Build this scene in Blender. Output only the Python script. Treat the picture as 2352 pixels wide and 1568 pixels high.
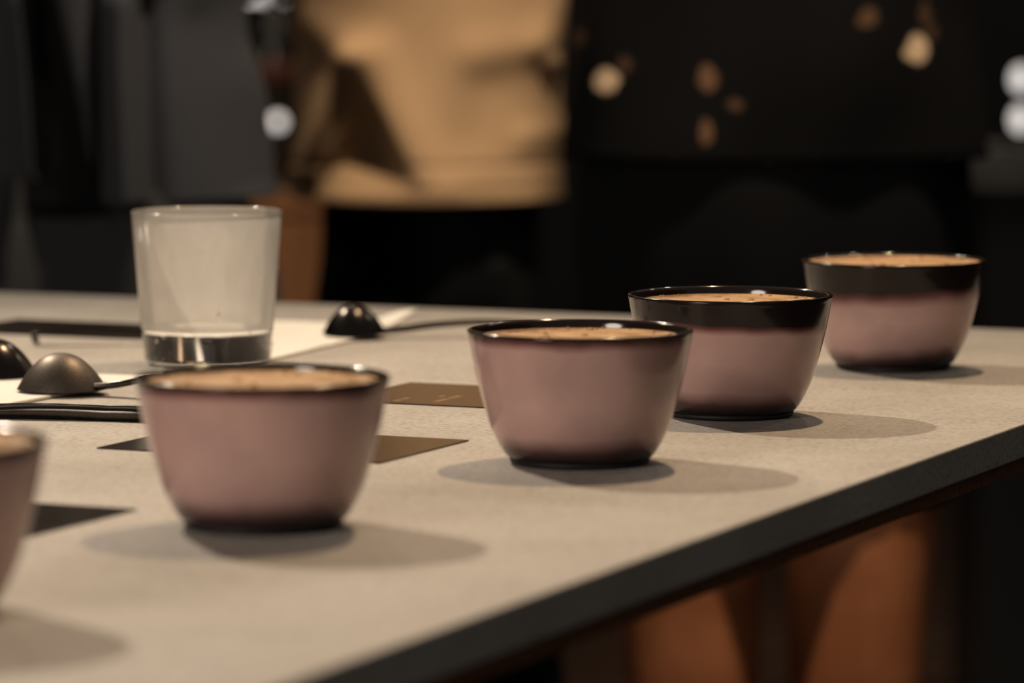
import bpy, bmesh, math, random
from mathutils import Vector, Matrix, noise
random.seed(7)
for o in list(bpy.data.objects):
    bpy.data.objects.remove(o, do_unlink=True)
scn = bpy.context.scene
COL = scn.collection

# ------------------------------------------------------------------ camera
# table top is z = 0; the camera stands a little above it and looks along +Y
F_PX = 9500.0
cam_d = bpy.data.cameras.new('camera')
cam_d.sensor_width = 36.0
cam_d.lens = F_PX / 2352.0 * 36.0
cam_d.clip_start = 0.05
cam_d.clip_end = 60
cam_d.dof.use_dof = True
cam_d.dof.focus_distance = 2.005
cam_d.dof.aperture_fstop = 7.0
cam_d.dof.aperture_blades = 0
cam = bpy.data.objects.new('camera', cam_d)
COL.objects.link(cam)
cam.location = (0, 0, 0.222)
cam.rotation_euler = (math.radians(90) - math.atan(869 / F_PX), 0, 0)
scn.camera = cam

# ------------------------------------------------------------------ world, lamps, exposure
w = bpy.data.worlds.new('world'); scn.world = w
w.use_nodes = True
bg = w.node_tree.nodes.get('Background') or w.node_tree.nodes.new('ShaderNodeBackground')
bg.inputs[0].default_value = (1.0, 0.93, 0.86, 1)
bg.inputs[1].default_value = 0.1

def spot(name, loc, target, power, color, angle, blend, radius):
    d = bpy.data.lights.new(name, 'SPOT')
    d.energy = power; d.color = color; d.spot_size = math.radians(angle); d.spot_blend = blend
    d.shadow_soft_size = radius
    o = bpy.data.objects.new(name, d); COL.objects.link(o)
    o.location = loc
    o.rotation_euler = (Vector(target) - Vector(loc)).to_track_quat('-Z', 'Y').to_euler()
    d.cycles.is_caustics_light = True
    return o
spot('track_spot_warm', (0.34, 2.80, 1.72), (-0.08, 1.80, 0), 89, (1.0, 0.69, 0.41), 64, 1.0, 0.022)
spot('track_spot_cool', (-1.12, 3.45, 1.70), (-0.16, 1.80, 0), 190, (1.0, 0.82, 0.62), 52, 1.0, 0.022)
spot('fill_spot_guests', (0.27, 2.80, 1.95), (0.10, 3.70, 0.0), 215, (1.0, 0.80, 0.60), 56, 0.8, 0.05)  # unseen fill, added to brighten the guests beyond the table spots
spot('fill_spot_sideboard', (-0.2, 4.9, 1.9), (-0.35, 5.75, -0.25), 65, (1.0, 0.75, 0.48), 50, 0.6, 0.05)  # extra unseen light put in so the sideboard front shows
spot('fill_spot_floor', (1.2, 5.8, 2.0), (1.35, 6.9, -0.88), 70, (1.0, 0.72, 0.45), 60, 0.8, 0.05)  # added fill that lifts the far floor planks, source out of view
# small unseen bulbs added further back, only for sparkles on the wet rims
for k_, (bx, by) in enumerate(((-1.5, 4.3), (-0.45, 5.0), (0.75, 4.6), (1.7, 4.0))):
    pd_ = bpy.data.lights.new('sparkle_bulb', 'POINT'); pd_.energy = 14; pd_.color = (1.0, 0.82, 0.64); pd_.shadow_soft_size = 0.03
    po_ = bpy.data.objects.new('sparkle_bulb', pd_); COL.objects.link(po_); po_.location = (bx, by, 2.0)
# large soft fill light added off to the front left to brighten the bowls
sd = bpy.data.lights.new('soft_fill', 'AREA'); sd.shape = 'DISK'; sd.size = 1.0; sd.energy = 40; sd.color = (1.0, 0.84, 0.70)
so = bpy.data.objects.new('soft_fill', sd); COL.objects.link(so)
so.location = (-1.9, -0.5, 1.15)
so.rotation_euler = (Vector((0.0, 2.2, 0.0)) - Vector(so.location)).to_track_quat('-Z', 'Y').to_euler()

scn.view_settings.view_transform = 'Standard'
scn.view_settings.look = 'None'
scn.view_settings.gamma = 1.0
scn.view_settings.use_curve_mapping = False
scn.view_settings.exposure = 0.0
scn.cycles.use_denoising = True
scn.cycles.sample_clamp_indirect = 4.0
scn.cycles.max_bounces = 12
scn.cycles.transparent_max_bounces = 16

# ------------------------------------------------------------------ helpers
def mat(name, color=(0.5, 0.5, 0.5), rough=0.5, **kw):
    m = bpy.data.materials.new(name); m.use_nodes = True
    b = m.node_tree.nodes['Principled BSDF']
    b.inputs['Base Color'].default_value = (*color, 1)
    b.inputs['Roughness'].default_value = rough
    for k, v in kw.items():
        b.inputs[k.replace('_', ' ')].default_value = v
    return m

def N(m, t, **kw):
    n = m.node_tree.nodes.new(t)
    for k, v in kw.items():
        if k.startswith('i_'):
            key = k[2:]
            key = int(key) if key.isdigit() else key.replace('_', ' ')
            n.inputs[key].default_value = v
        else:
            setattr(n, k, v)
    return n
def L(m, a, ao, b, bi):
    m.node_tree.links.new(a.outputs[ao], b.inputs[bi])
def P(m):
    return m.node_tree.nodes['Principled BSDF']
def ramp(m, stops, interp='LINEAR'):
    r = m.node_tree.nodes.new('ShaderNodeValToRGB'); r.color_ramp.interpolation = interp
    e = r.color_ramp.elements
    while len(e) < len(stops): e.new(0.5)
    for i, (p, c) in enumerate(stops):
        e[i].position = p; e[i].color = (*c, 1) if len(c) == 3 else c
    return r
def noisy(m, scale, c0, c1, detail=4, lo=0.35, hi=0.65, coord='Object', vscale=(1, 1, 1), bump=0.0, bdist=0.001):
    tc = N(m, 'ShaderNodeTexCoord'); mp = N(m, 'ShaderNodeMapping'); mp.inputs['Scale'].default_value = vscale
    nz = N(m, 'ShaderNodeTexNoise', i_Scale=scale, i_Detail=detail)
    L(m, tc, coord, mp, 'Vector'); L(m, mp, 'Vector', nz, 'Vector')
    r = ramp(m, [(lo, c0), (hi, c1)])
    L(m, nz, 'Fac', r, 'Fac'); L(m, r, 'Color', P(m), 'Base Color')
    if bump:
        bp = N(m, 'ShaderNodeBump', i_Strength=bump, i_Distance=bdist)
        L(m, nz, 'Fac', bp, 'Height'); L(m, bp, 'Normal', P(m), 'Normal')
    return m

def tag(o, label=None, cat=None, group=None, kind=None):
    if label: o['label'] = label
    if cat: o['category'] = cat
    if group: o['group'] = group
    if kind: o['kind'] = kind
    return o
def empty(name, loc=(0, 0, 0), rz=0.0):
    o = bpy.data.objects.new(name, None); COL.objects.link(o)
    o.location = loc; o.rotation_euler = (0, 0, rz); o.empty_display_size = 0.05
    return o
def mesh(name, verts, faces, m, parent=None, smooth=True, loc=None, rz=None):
    me = bpy.data.meshes.new(name); me.from_pydata(verts, [], faces); me.update()
    if smooth:
        for p in me.polygons: p.use_smooth = True
    if m: me.materials.append(m)
    o = bpy.data.objects.new(name, me); COL.objects.link(o)
    if parent: o.parent = parent
    if loc: o.location = loc
    if rz is not None: o.rotation_euler = (0, 0, rz)
    return o
def bm_obj(name, bm, m, parent=None, smooth=False, loc=None, rz=None):
    bmesh.ops.recalc_face_normals(bm, faces=bm.faces)
    me = bpy.data.meshes.new(name); bm.to_mesh(me); bm.free()
    if smooth:
        for p in me.polygons: p.use_smooth = True
    if m: me.materials.append(m)
    o = bpy.data.objects.new(name, me); COL.objects.link(o)
    if parent: o.parent = parent
    if loc: o.location = loc
    if rz is not None: o.rotation_euler = (0, 0, rz)
    return o
def box_bm(x0, x1, y0, y1, z0, z1, bev=0.0, seg=2, bm=None):
    bm = bm or bmesh.new()
    r = bmesh.ops.create_cube(bm, size=1.0)
    vs = r['verts']
    for v in vs:
        v.co = Vector((x0 + (v.co.x + .5) * (x1 - x0), y0 + (v.co.y + .5) * (y1 - y0), z0 + (v.co.z + .5) * (z1 - z0)))
    if bev:
        es = list({e for v in vs for e in v.link_edges})
        bmesh.ops.bevel(bm, geom=es, offset=bev, segments=seg, profile=0.5, affect='EDGES')
    return bm
def lathe(prof, n=96):
    """closed or open profile [(r,z)...] -> verts, faces; r == 0 ends become poles"""
    vs, fs, rows = [], [], []
    for (r, z) in prof:
        if r < 1e-6:
            rows.append([len(vs)]); vs.append((0, 0, z))
        else:
            rows.append(list(range(len(vs), len(vs) + n)))
            for i in range(n):
                a = 2 * math.pi * i / n
                vs.append((r * math.cos(a), r * math.sin(a), z))
    for a, b in zip(rows, rows[1:]):
        for i in range(n):
            j = (i + 1) % n
            if len(a) == 1 and len(b) == 1: continue
            if len(a) == 1: fs.append((a[0], b[j], b[i]))
            elif len(b) == 1: fs.append((a[i], a[j], b[0]))
            else: fs.append((a[i], a[j], b[j], b[i]))
    return vs, fs
def spline(pts, k=6):
    """Catmull-Rom through tuples"""
    out = []
    n = len(pts)
    for i in range(n - 1):
        p0, p1, p2, p3 = pts[max(i - 1, 0)], pts[i], pts[i + 1], pts[min(i + 2, n - 1)]
        for j in range(k):
            t = j / k
            out.append(tuple(0.5 * (2 * b + (c - a) * t + (2 * a - 5 * b + 4 * c - d) * t * t + (3 * b - a - 3 * c + d) * t ** 3)
                             for a, b, c, d in zip(p0, p1, p2, p3)))
    out.append(tuple(pts[-1]))
    return out
def loft(rings, cap=True):
    n = len(rings[0]); vs = [p for r in rings for p in r]; fs = []
    for a in range(len(rings) - 1):
        for i in range(n):
            j = (i + 1) % n
            fs.append((a * n + i, a * n + j, (a + 1) * n + j, (a + 1) * n + i))
    if cap:
        fs.append(tuple(reversed(range(n)))); fs.append(tuple(range((len(rings) - 1) * n, len(rings) * n)))
    return vs, fs
def tube(pts, rad, n=12, cap=True):
    rings = []
    for i, p in enumerate(pts):
        p = Vector(p)
        t = (Vector(pts[min(i + 1, len(pts) - 1)]) - Vector(pts[max(i - 1, 0)])).normalized()
        up = Vector((0, 1, 0)) if abs(t.z) > 0.9 else Vector((0, 0, 1))
        s = t.cross(up).normalized(); u = s.cross(t)
        r = rad[i] if isinstance(rad, (list, tuple)) else rad
        rings.append([tuple(p + r * (math.cos(a) * s + math.sin(a) * u)) for a in (2 * math.pi * k / n for k in range(n))])
    return loft(rings, cap)

# table axes: E1 runs along the near edge away from the camera, E2 along the far edge to the right
E1 = Vector((0.402, 0.916, 0)).normalized()
E2 = Vector((E1.y, -E1.x, 0))
T_ROT = math.atan2(E2.y, E2.x)
CORNER = Vector((0.447, 2.443, 0))
FLOOR = -0.88

# ------------------------------------------------------------------ materials of the setting
M_stone = mat('grey stone laminate', rough=0.62)
def build_stone(m):
    tc = N(m, 'ShaderNodeTexCoord')
    n1 = N(m, 'ShaderNodeTexNoise', i_Scale=9.0, i_Detail=5.0, i_Roughness=0.6)
    n2 = N(m, 'ShaderNodeTexNoise', i_Scale=420.0, i_Detail=3.0)
    n3 = N(m, 'ShaderNodeTexVoronoi', i_Scale=260.0)
    for n in (n1, n2, n3): L(m, tc, 'Object', n, 'Vector')
    r1 = ramp(m, [(0.3, (0.36, 0.335, 0.30)), (0.7, (0.47, 0.445, 0.41))])
    L(m, n1, 'Fac', r1, 'Fac')
    r2 = ramp(m, [(0.36, (0.62, 0.61, 0.6)), (0.5, (1, 1, 1)), (0.66, (1.0, 1.0, 1.0)), (0.74, (1.35, 1.35, 1.35))])
    L(m, n2, 'Fac', r2, 'Fac')
    mx = N(m, 'ShaderNodeMix', data_type='RGBA', blend_type='MULTIPLY'); mx.inputs['Factor'].default_value = 0.75
    m.node_tree.links.new(r1.outputs['Color'], mx.inputs[6]); m.node_tree.links.new(r2.outputs['Color'], mx.inputs[7])
    m.node_tree.links.new(mx.outputs[2], P(m).inputs['Base Color'])
    bp = N(m, 'ShaderNodeBump', i_Strength=0.35, i_Distance=0.0006)
    ad = N(m, 'ShaderNodeMath', operation='ADD')
    L(m, n2, 'Fac', ad, 0); L(m, n3, 'Distance', ad, 1)
    L(m, ad, 'Value', bp, 'Height'); L(m, bp, 'Normal', P(m), 'Normal')
build_stone(M_stone)
M_under = noisy(mat('brown plywood', rough=0.55), 30, (0.13, 0.052, 0.020), (0.22, 0.09, 0.036), vscale=(1, 8, 8))
M_black_steel = mat('black powder coated steel', (0.015, 0.015, 0.016), 0.4)
M_floor = mat('dark subfloor', (0.010, 0.007, 0.005), 0.7)
M_plank = noisy(mat('dark oak plank', rough=0.42), 14, (0.018, 0.009, 0.005), (0.055, 0.026, 0.014), vscale=(1, 14, 14))
M_wall = noisy(mat('charcoal plaster', rough=0.85), 3, (0.006, 0.006, 0.006), (0.011, 0.0105, 0.0095))
M_wood = noisy(mat('warm walnut veneer', rough=0.45), 6, (0.20, 0.075, 0.018), (0.34, 0.14, 0.04), vscale=(10, 10, 1))

# ------------------------------------------------------------------ room
tag(bm_obj('floor', box_bm(-3.2, 3.6, -0.6, 8.6, FLOOR - 0.06, FLOOR - 0.012), M_floor), 'dark wooden plank floor', kind='structure')
floor = bpy.data.objects['floor']
pl_me = None
row = 0
y = 2.52
while y < 8.55:
    off = (0.0, 0.55, 0.27)[row % 3]
    for k in range(5):
        x0 = -1.75 + k * 1.1 - off + 0.3
        if pl_me is None:
            o = bm_obj('plank', box_bm(-0.5485, 0.5485, -0.058, 0.058, -0.012, 0.0, 0.0012, 1), M_plank, floor)
            pl_me = o.data
        else:
            o = bpy.data.objects.new('plank', pl_me); COL.objects.link(o); o.parent = floor
        o.location = (x0, y + 0.06, FLOOR - random.uniform(0, 0.0008))
    y += 0.12; row += 1
tag(bm_obj('wall_back', box_bm(-3.2, 3.6, 8.6, 8.72, FLOOR - 0.06, 2.1), M_wall), 'charcoal plaster back wall', kind='structure')
tag(bm_obj('wall_left', box_bm(-3.32, -3.2, -0.6, 8.72, FLOOR - 0.06, 2.1), M_wall), 'charcoal plaster left wall', kind='structure')
tag(bm_obj('wall_right', box_bm(3.6, 3.72, -0.6, 8.72, FLOOR - 0.06, 2.1), M_wall), 'charcoal plaster right wall', kind='structure')
tag(bm_obj('baseboard_back', box_bm(-3.2, 3.6, 8.575, 8.6, FLOOR - 0.012, FLOOR + 0.10, 0.004), M_black_steel), 'black skirting board', kind='structure')

# ------------------------------------------------------------------ table
tb = empty('tasting_table', (CORNER.x, CORNER.y, FLOOR), T_ROT)
tag(tb, 'long tasting table with grey speckled stone top and brown wooden underside', 'table')
TH = -FLOOR
TW, TL = 1.30, 2.05
bm = box_bm(-TW, 0, -TL, 0, TH - 0.0165, TH, 0.0008, 2)
bm_obj('tabletop', bm, M_stone, tb).cycles.is_caustics_receiver = True
bm_obj('wooden_underlay', box_bm(-TW + 0.004, -0.004, -TL + 0.004, -0.004, TH - 0.0165 - 0.008, TH - 0.0165), M_under, tb)
for sx in (-TW + 0.07, -0.07):
    for sy in (-TL + 0.07, -0.07):
        bm_obj('leg', box_bm(sx - 0.025, sx + 0.025, sy - 0.025, sy + 0.025, -0.0, TH - 0.0245, 0.003), M_black_steel, tb)

# ------------------------------------------------------------------ cupping bowls
M_black_glaze = mat('black unglazed foot', (0.010, 0.008, 0.008), 0.6)
def glaze(name, z_black, tilt, soft, patch=None, seed=0.0):
    """heat-sensitive glaze: still black near the rim and on the foot, mauve pink where the coffee has warmed it"""
    m = mat(name, rough=0.16)
    P(m).inputs['Coat Weight'].default_value = 0.12
    P(m).inputs['Specular IOR Level'].default_value = 0.27
    P(m).inputs['Coat Roughness'].default_value = 0.05
    tc = N(m, 'ShaderNodeTexCoord'); sp = N(m, 'ShaderNodeSeparateXYZ'); L(m, tc, 'Object', sp, 0)
    ofs = N(m, 'ShaderNodeVectorMath', operation='ADD'); ofs.inputs[1].default_value = (seed, seed, seed); L(m, tc, 'Object', ofs, 0)
    nz = N(m, 'ShaderNodeTexNoise', i_Scale=38.0, i_Detail=2.0); L(m, ofs, 'Vector', nz, 'Vector')
    # z' = z + tilt*x + (noise-.5)*amp
    a = N(m, 'ShaderNodeMath', operation='MULTIPLY_ADD'); a.inputs[1].default_value = tilt; L(m, sp, 'X', a, 0); L(m, sp, 'Z', a, 2)
    b = N(m, 'ShaderNodeMath', operation='MULTIPLY_ADD'); b.inputs[1].default_value = 0.005; L(m, nz, 'Fac', b, 0); L(m, a, 'Value', b, 2)
    s = N(m, 'ShaderNodeMapRange', interpolation_type='LINEAR'); L(m, b, 'Value', s, 'Value')
    s.inputs['From Min'].default_value = 0.0; s.inputs['From Max'].default_value = 0.0625
    zb = z_black / 0.0625; sf = soft / 0.0625
    pink = (0.56, 0.385, 0.355); pink2 = (0.50, 0.335, 0.315)
    st = [(0.095, (0.009, 0.007, 0.007)), (0.165, (0.10, 0.055, 0.052)), (0.27, pink2), (0.5, pink),
          (zb - sf, pink2), (zb - sf * 0.25, (0.13, 0.045, 0.045)), (zb + sf * 0.15, (0.012, 0.008, 0.008))]
    r = ramp(m, st); L(m, s, 'Result', r, 'Fac')
    n2 = N(m, 'ShaderNodeTexNoise', i_Scale=22.0, i_Detail=3.0); L(m, ofs, 'Vector', n2, 'Vector')
    r2 = ramp(m, [(0.3, (0.80, 0.78, 0.80)), (0.68, (1.12, 1.08, 1.05))]); L(m, n2, 'Fac', r2, 'Fac')
    mx = N(m, 'ShaderNodeMix', data_type='RGBA', blend_type='MULTIPLY'); mx.inputs['Factor'].default_value = 1.0
    m.node_tree.links.new(r.outputs['Color'], mx.inputs[6]); m.node_tree.links.new(r2.outputs['Color'], mx.inputs[7])
    last = mx.outputs[2]
    if patch:
        ds = N(m, 'ShaderNodeVectorMath', operation='DISTANCE'); ds.inputs[1].default_value = patch[:3]; L(m, tc, 'Object', ds, 0)
        pr = N(m, 'ShaderNodeMapRange', interpolation_type='SMOOTHSTEP'); L(m, ds, 'Value', pr, 'Value')
        pr.inputs['From Min'].default_value = patch[3]; pr.inputs['From Max'].default_value = patch[3] * 1.75
        pr.inputs['To Min'].default_value = patch[4]; pr.inputs['To Max'].default_value = 0.0
        m2 = N(m, 'ShaderNodeMix', data_type='RGBA'); L(m, pr, 'Result', m2, 'Factor')
        m.node_tree.links.new(last, m2.inputs[6]); m2.inputs[7].default_value = (0.10, 0.07, 0.062, 1)
        last = m2.outputs[2]
    m.node_tree.links.new(last, P(m).inputs['Base Color'])
    return m
BH = 0.060
outer = [(0.0310, 0.0025), (0.0325, 0.0034), (0.0345, 0.0058), (0.0369, 0.0100), (0.0401, 0.0170), (0.0433, 0.0273),
         (0.0469, 0.0410), (0.0487, 0.0500), (0.0500, 0.0575)]
outer = spline(outer, 5)
rim = [(0.05035, 0.0588), (0.0503, 0.0596), (0.0498, BH), (0.0489, BH), (0.0482, 0.0595), (0.0478, 0.0586)]
inner = spline([(0.0474, 0.0570), (0.0452, 0.0440), (0.0420, 0.0290), (0.0375, 0.0140), (0.0300, 0.0085), (0.0, 0.0075)], 4)
inner = [(max(r, 0), z) for r, z in inner[:-1]] + [(0.0, 0.0075)]
bowl_prof = [(0.0, 0.0025), (0.024, 0.0025)] + outer + rim + inner
BV, BF = lathe(bowl_prof, 128)
INNER0 = len(lathe(bowl_prof[:-len(inner) - 2], 128)[1])
M_inside = mat('dark glossy inner glaze', (0.016, 0.011, 0.009), 0.10)
FV, FF = lathe([(0.0, 0.0008), (0.0270, 0.0008), (0.0280, 0.0), (0.0300, 0.0), (0.0312, 0.0008), (0.0316, 0.0026), (0.0, 0.0026)], 96)

M_coffee = mat('coffee crust', rough=0.38)
def build_coffee(m):
    tc = N(m, 'ShaderNodeTexCoord')
    n1 = N(m, 'ShaderNodeTexNoise', i_Scale=60.0, i_Detail=6.0, i_Roughness=0.65)
    n2 = N(m, 'ShaderNodeTexVoronoi', i_Scale=900.0)
    n3 = N(m, 'ShaderNodeTexNoise', i_Scale=18.0, i_Detail=2.0)
    for n in (n1, n2, n3): L(m, tc, 'Object', n, 'Vector')
    r1 = ramp(m, [(0.30, (0.20, 0.085, 0.03)), (0.46, (0.53, 0.32, 0.155)), (0.70, (0.70, 0.46, 0.25))]); L(m, n1, 'Fac', r1, 'Fac')
    r3 = ramp(m, [(0.28, (0.45, 0.38, 0.3)), (0.45, (1, 1, 1))]); L(m, n3, 'Fac', r3, 'Fac')
    r2 = ramp(m, [(0.10, (0.35, 0.25, 0.18)), (0.2, (1, 1, 1))]); L(m, n2, 'Distance', r2, 'Fac')
    mx = N(m, 'ShaderNodeMix', data_type='RGBA', blend_type='MULTIPLY'); mx.inputs['Factor'].default_value = 0.6
    m.node_tree.links.new(r1.outputs['Color'], mx.inputs[6]); m.node_tree.links.new(r2.outputs['Color'], mx.inputs[7])
    m2 = N(m, 'ShaderNodeMix', data_type='RGBA', blend_type='MULTIPLY'); m2.inputs['Factor'].default_value = 0.8
    m.node_tree.links.new(mx.outputs[2], m2.inputs[6]); m.node_tree.links.new(r3.outputs['Color'], m2.inputs[7])
    m.node_tree.links.new(m2.outputs[2], P(m).inputs['Base Color'])
    bp = N(m, 'ShaderNodeBump', i_Strength=0.5, i_Distance=0.0008); L(m, n1, 'Fac', bp, 'Height'); L(m, bp, 'Normal', P(m), 'Normal')
build_coffee(M_coffee)
M_bubble = mat('coffee bubble film', (0.62, 0.40, 0.20), 0.04, Alpha=0.6)

def coffee_mesh(level, seed):
    R = 0.0470 - (0.0570 - level) * 0.18
    prof_r = [0.0] + [R * (k / 26) for k in range(1, 27)]
    vs, fs = lathe([(r, 0.0) for r in prof_r], 96)
    out = []
    for (x, y_, z) in vs:
        rr = math.hypot(x, y_) / R
        h = 0.0006 * noise.noise(Vector((x * 70 + seed, y_ * 70, seed))) + 0.0005 * noise.noise(Vector((x * 210, y_ * 210 + seed, seed)))
        h = h * (1 - rr ** 6) + 0.0007 * max(0, rr - 0.94) / 0.06
        out.append((x, y_, level + h))
    return out, fs

bowls = [
    # x, y, z_black, tilt, soft, patch, coffee level, rz, label
    (-0.2095, 1.405, 0.0606, 0.0, 0.0045, None, 0.0572, 0.3, 'mauve pink coffee cupping bowl cut off by the left edge, nearest to the camera'),
    (-0.0985, 1.625, 0.0606, 0.0, 0.0045, None, 0.0568, 1.1, 'blurred mauve pink coffee cupping bowl in front of the water glass'),
    (0.0303, 1.835, 0.0606, 0.0, 0.0045, (0.040, -0.026, 0.056, 0.020, 0.42), 0.0556, 0.0, 'mauve pink coffee cupping bowl with a dark smudge below its rim, between two others'),
    (0.1075, 2.030, 0.0500, 0.04, 0.0045, None, 0.0556, 0.0, 'pink coffee cupping bowl with a narrow black band, in sharp focus'),
    (0.2100, 2.268, 0.0465, -0.03, 0.0075, None, 0.0580, 0.0, 'pink coffee cupping bowl with the widest black band, farthest from the camera'),
]
body_me = foot_me = None
for i, (x, y, zb, tl, sf, pt, lev, rz, lab) in enumerate(bowls):
    r = empty('cupping_bowl', (x, y, 0.0))
    tag(r, lab, 'bowl', 'coffee cupping bowls lined up along the table edge')
    g = glaze('heat glaze %d' % i, zb, tl, sf, pt, seed=i * 3.7)
    o = mesh('bowl_body', BV, BF, g, r)
    o.data.materials.append(M_inside)
    for f_ in o.data.polygons[INNER0:]: f_.material_index = 1
    mesh('foot_ring', FV, FF, M_black_glaze, r)
    cv, cf = coffee_mesh(lev, i * 5.3)
    c = mesh('coffee', cv, cf, M_coffee, r)
    c['label'] = 'tan coffee crust'
    # a few bubbles along the edge of the crust
    rnd = random.Random(40 + i)
    sv, sf_ = [], []
    bm = bmesh.new()
    for k in range(46):
        a = rnd.uniform(0, 2 * math.pi); rr = 0.0462 - (0.0570 - lev) * 0.18 - abs(rnd.gauss(0, 0.0018))
        s = rnd.uniform(0.0004, 0.0011)
        bmesh.ops.create_icosphere(bm, subdivisions=2, radius=s, matrix=Matrix.Translation((rr * math.cos(a), rr * math.sin(a), lev + 0.0002)))
    for k in range(9):
        a = rnd.uniform(0, 2 * math.pi); rr = rnd.uniform(0.010, 0.043)
        bmesh.ops.create_icosphere(bm, subdivisions=3, radius=rnd.uniform(0.0010, 0.0020), matrix=Matrix.Translation((rr * math.cos(a), rr * math.sin(a), lev + 0.0001)) @ Matrix.Diagonal((1, 1, 0.7, 1)))
    b = bm_obj('bubbles', bm, M_bubble, c, smooth=True); b['kind'] = 'stuff'

# ------------------------------------------------------------------ printed cards
M_card = noisy(mat('dark brown coated card', rough=0.17), 40, (0.018, 0.014, 0.011), (0.030, 0.022, 0.017))
P(M_card).inputs['Specular IOR Level'].default_value = 0.8
M_gold = mat('copper foil print', (0.75, 0.45, 0.25), 0.35, Metallic=0.6)
def card(center, w_, h_, label, rot=0.0, text=()):
    o = bm_obj('tasting_card', box_bm(-w_ / 2, w_ / 2, -h_ / 2, h_ / 2, 0.0, 0.0006, 0.0002, 1), M_card, None,
               loc=(center[0], center[1], 0.0001), rz=T_ROT + rot)
    tag(o, label, 'card', 'dark tasting cards laid beside the bowls')
    for (tx, ty, ln, th) in text:          # small lettering, read along the short side of the card
        bm = bmesh.new(); p = 0.0
        rnd = random.Random(int(ln * 1e4))
        while p < ln:
            g = rnd.uniform(0.0012, 0.0022)
            if rnd.random() > 0.14:
                # stem and bowl of a small letter
                box_bm(tx, tx + th, ty + p, ty + p + 0.0004, 0.0006, 0.00068, bm=bm)
                q = rnd.choice([(0.0, 0.4), (0.55, 1.0), (0.3, 0.7)])
                box_bm(tx + th * q[0], tx + th * q[0] + 0.0005, ty + p, ty + p + g * 0.75, 0.0006, 0.00068, bm=bm)
                box_bm(tx + th * q[1] - 0.0005, tx + th * q[1], ty + p, ty + p + g * 0.75, 0.0006, 0.00068, bm=bm)
            p += g
        t = bm_obj('lettering', bm, M_gold, o)
        t['label'] = 'tiny copper lettering'
    return o
def quad_center(Lc, a, b):
    """card from its left corner: a along E1, b along E2"""
    return Vector(Lc) + E1 * a / 2 + E2 * b / 2
cA = quad_center((-0.093, 2.094, 0), 0.097, 0.144)
card(cA, 0.144, 0.097, 'dark brown card with copper lettering between two pink bowls', text=[(-0.0205, -0.0385, 0.0345, 0.0034), (-0.0405, -0.0400, 0.0155, 0.0030), (-0.028, -0.012, 0.0035, 0.0026)])
card(quad_center((-0.1908, 1.886, 0), 0.097, 0.144), 0.144, 0.097, 'dark card sticking out on both sides behind the nearest whole bowl')
card(quad_center((-0.3234, 1.6406, 0), 0.097, 0.144), 0.144, 0.097, 'dark card behind the bowl cut off at the left')
card(quad_center((-0.346, 2.492, 0), 0.092, 0.144), 0.144, 0.092, 'dark card left of the water glass near the far table edge')

# ------------------------------------------------------------------ napkins
M_napkin = noisy(mat('white paper napkin', rough=0.9), 300, (0.80, 0.78, 0.73), (0.88, 0.86, 0.82), bump=0.15, bdist=0.0004)
def napkin(label, BL, BR, TR, TL_, hfun, layers=3, n=40):
    root = None
    cx = [sum(p[i] for p in (BL, BR, TR, TL_)) / 4 for i in (0, 1)]
    vs, fs = [], []
    T = 0.0016
    for side in (0, 1):
        for j in range(n + 1):
            v = j / n
            for i in range(n + 1):
                u = i / n
                x = (BL[0] * (1 - u) + BR[0] * u) * (1 - v) + (TL_[0] * (1 - u) + TR[0] * u) * v
                y_ = (BL[1] * (1 - u) + BR[1] * u) * (1 - v) + (TL_[1] * (1 - u) + TR[1] * u) * v
                h = hfun(u, v)
                z = h + (T if side else 0.0002) + (0.0004 * noise.noise(Vector((x * 60, y_ * 60, 1))) if side else 0)
                vs.append((x - cx[0], y_ - cx[1], max(z, 0.0002)))
    m_ = (n + 1) ** 2
    for j in range(n):
        for i in range(n):
            a = j * (n + 1) + i
            fs.append((m_ + a, m_ + a + 1, m_ + a + n + 2, m_ + a + n + 1))
            fs.append((a, a + n + 1, a + n + 2, a + 1))
    edge = [i for i in range(n + 1)] + [j * (n + 1) + n for j in range(1, n + 1)] + [n * (n + 1) + i for i in range(n - 1, -1, -1)] + [j * (n + 1) for j in range(n - 1, 0, -1)]
    for a, b in zip(edge, edge[1:] + edge[:1]):
        fs.append((a, b, m_ + b, m_ + a))
    o = mesh('paper_napkin', vs, fs, M_napkin, None, True, loc=(cx[0], cx[1], 0.0))
    o.cycles.is_caustics_receiver = True
    return tag(o, label, 'napkin', 'white paper napkins under the spoons')
def off(p, a=0.0, b=0.0):
    q = Vector((p[0], p[1], 0)) + E1 * a + E2 * b
    return (q.x, q.y)
tr = (-0.192, 2.205)
napkin('white paper napkin under the dark spoons at the left edge', off(tr, -0.24, -0.13), off(tr, -0.24), tr, off(tr, 0, -0.13), lambda u, v: 0.0)
def n2h(u, v):
    h = 0.009 * math.exp(-((u - 0.98) / 0.22) ** 2) * max(0, (v - 0.72) / 0.28) ** 1.4
    h += 0.010 * math.exp(-((u - 0.1) / 0.35) ** 2 - ((v - 0.62) / 0.28) ** 2)
    return h
napkin('crumpled white paper napkin to the right of the water glass', (-0.200, 2.312), (-0.150, 2.262), (-0.058, 2.530), (-0.160, 2.535), n2h)

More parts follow.
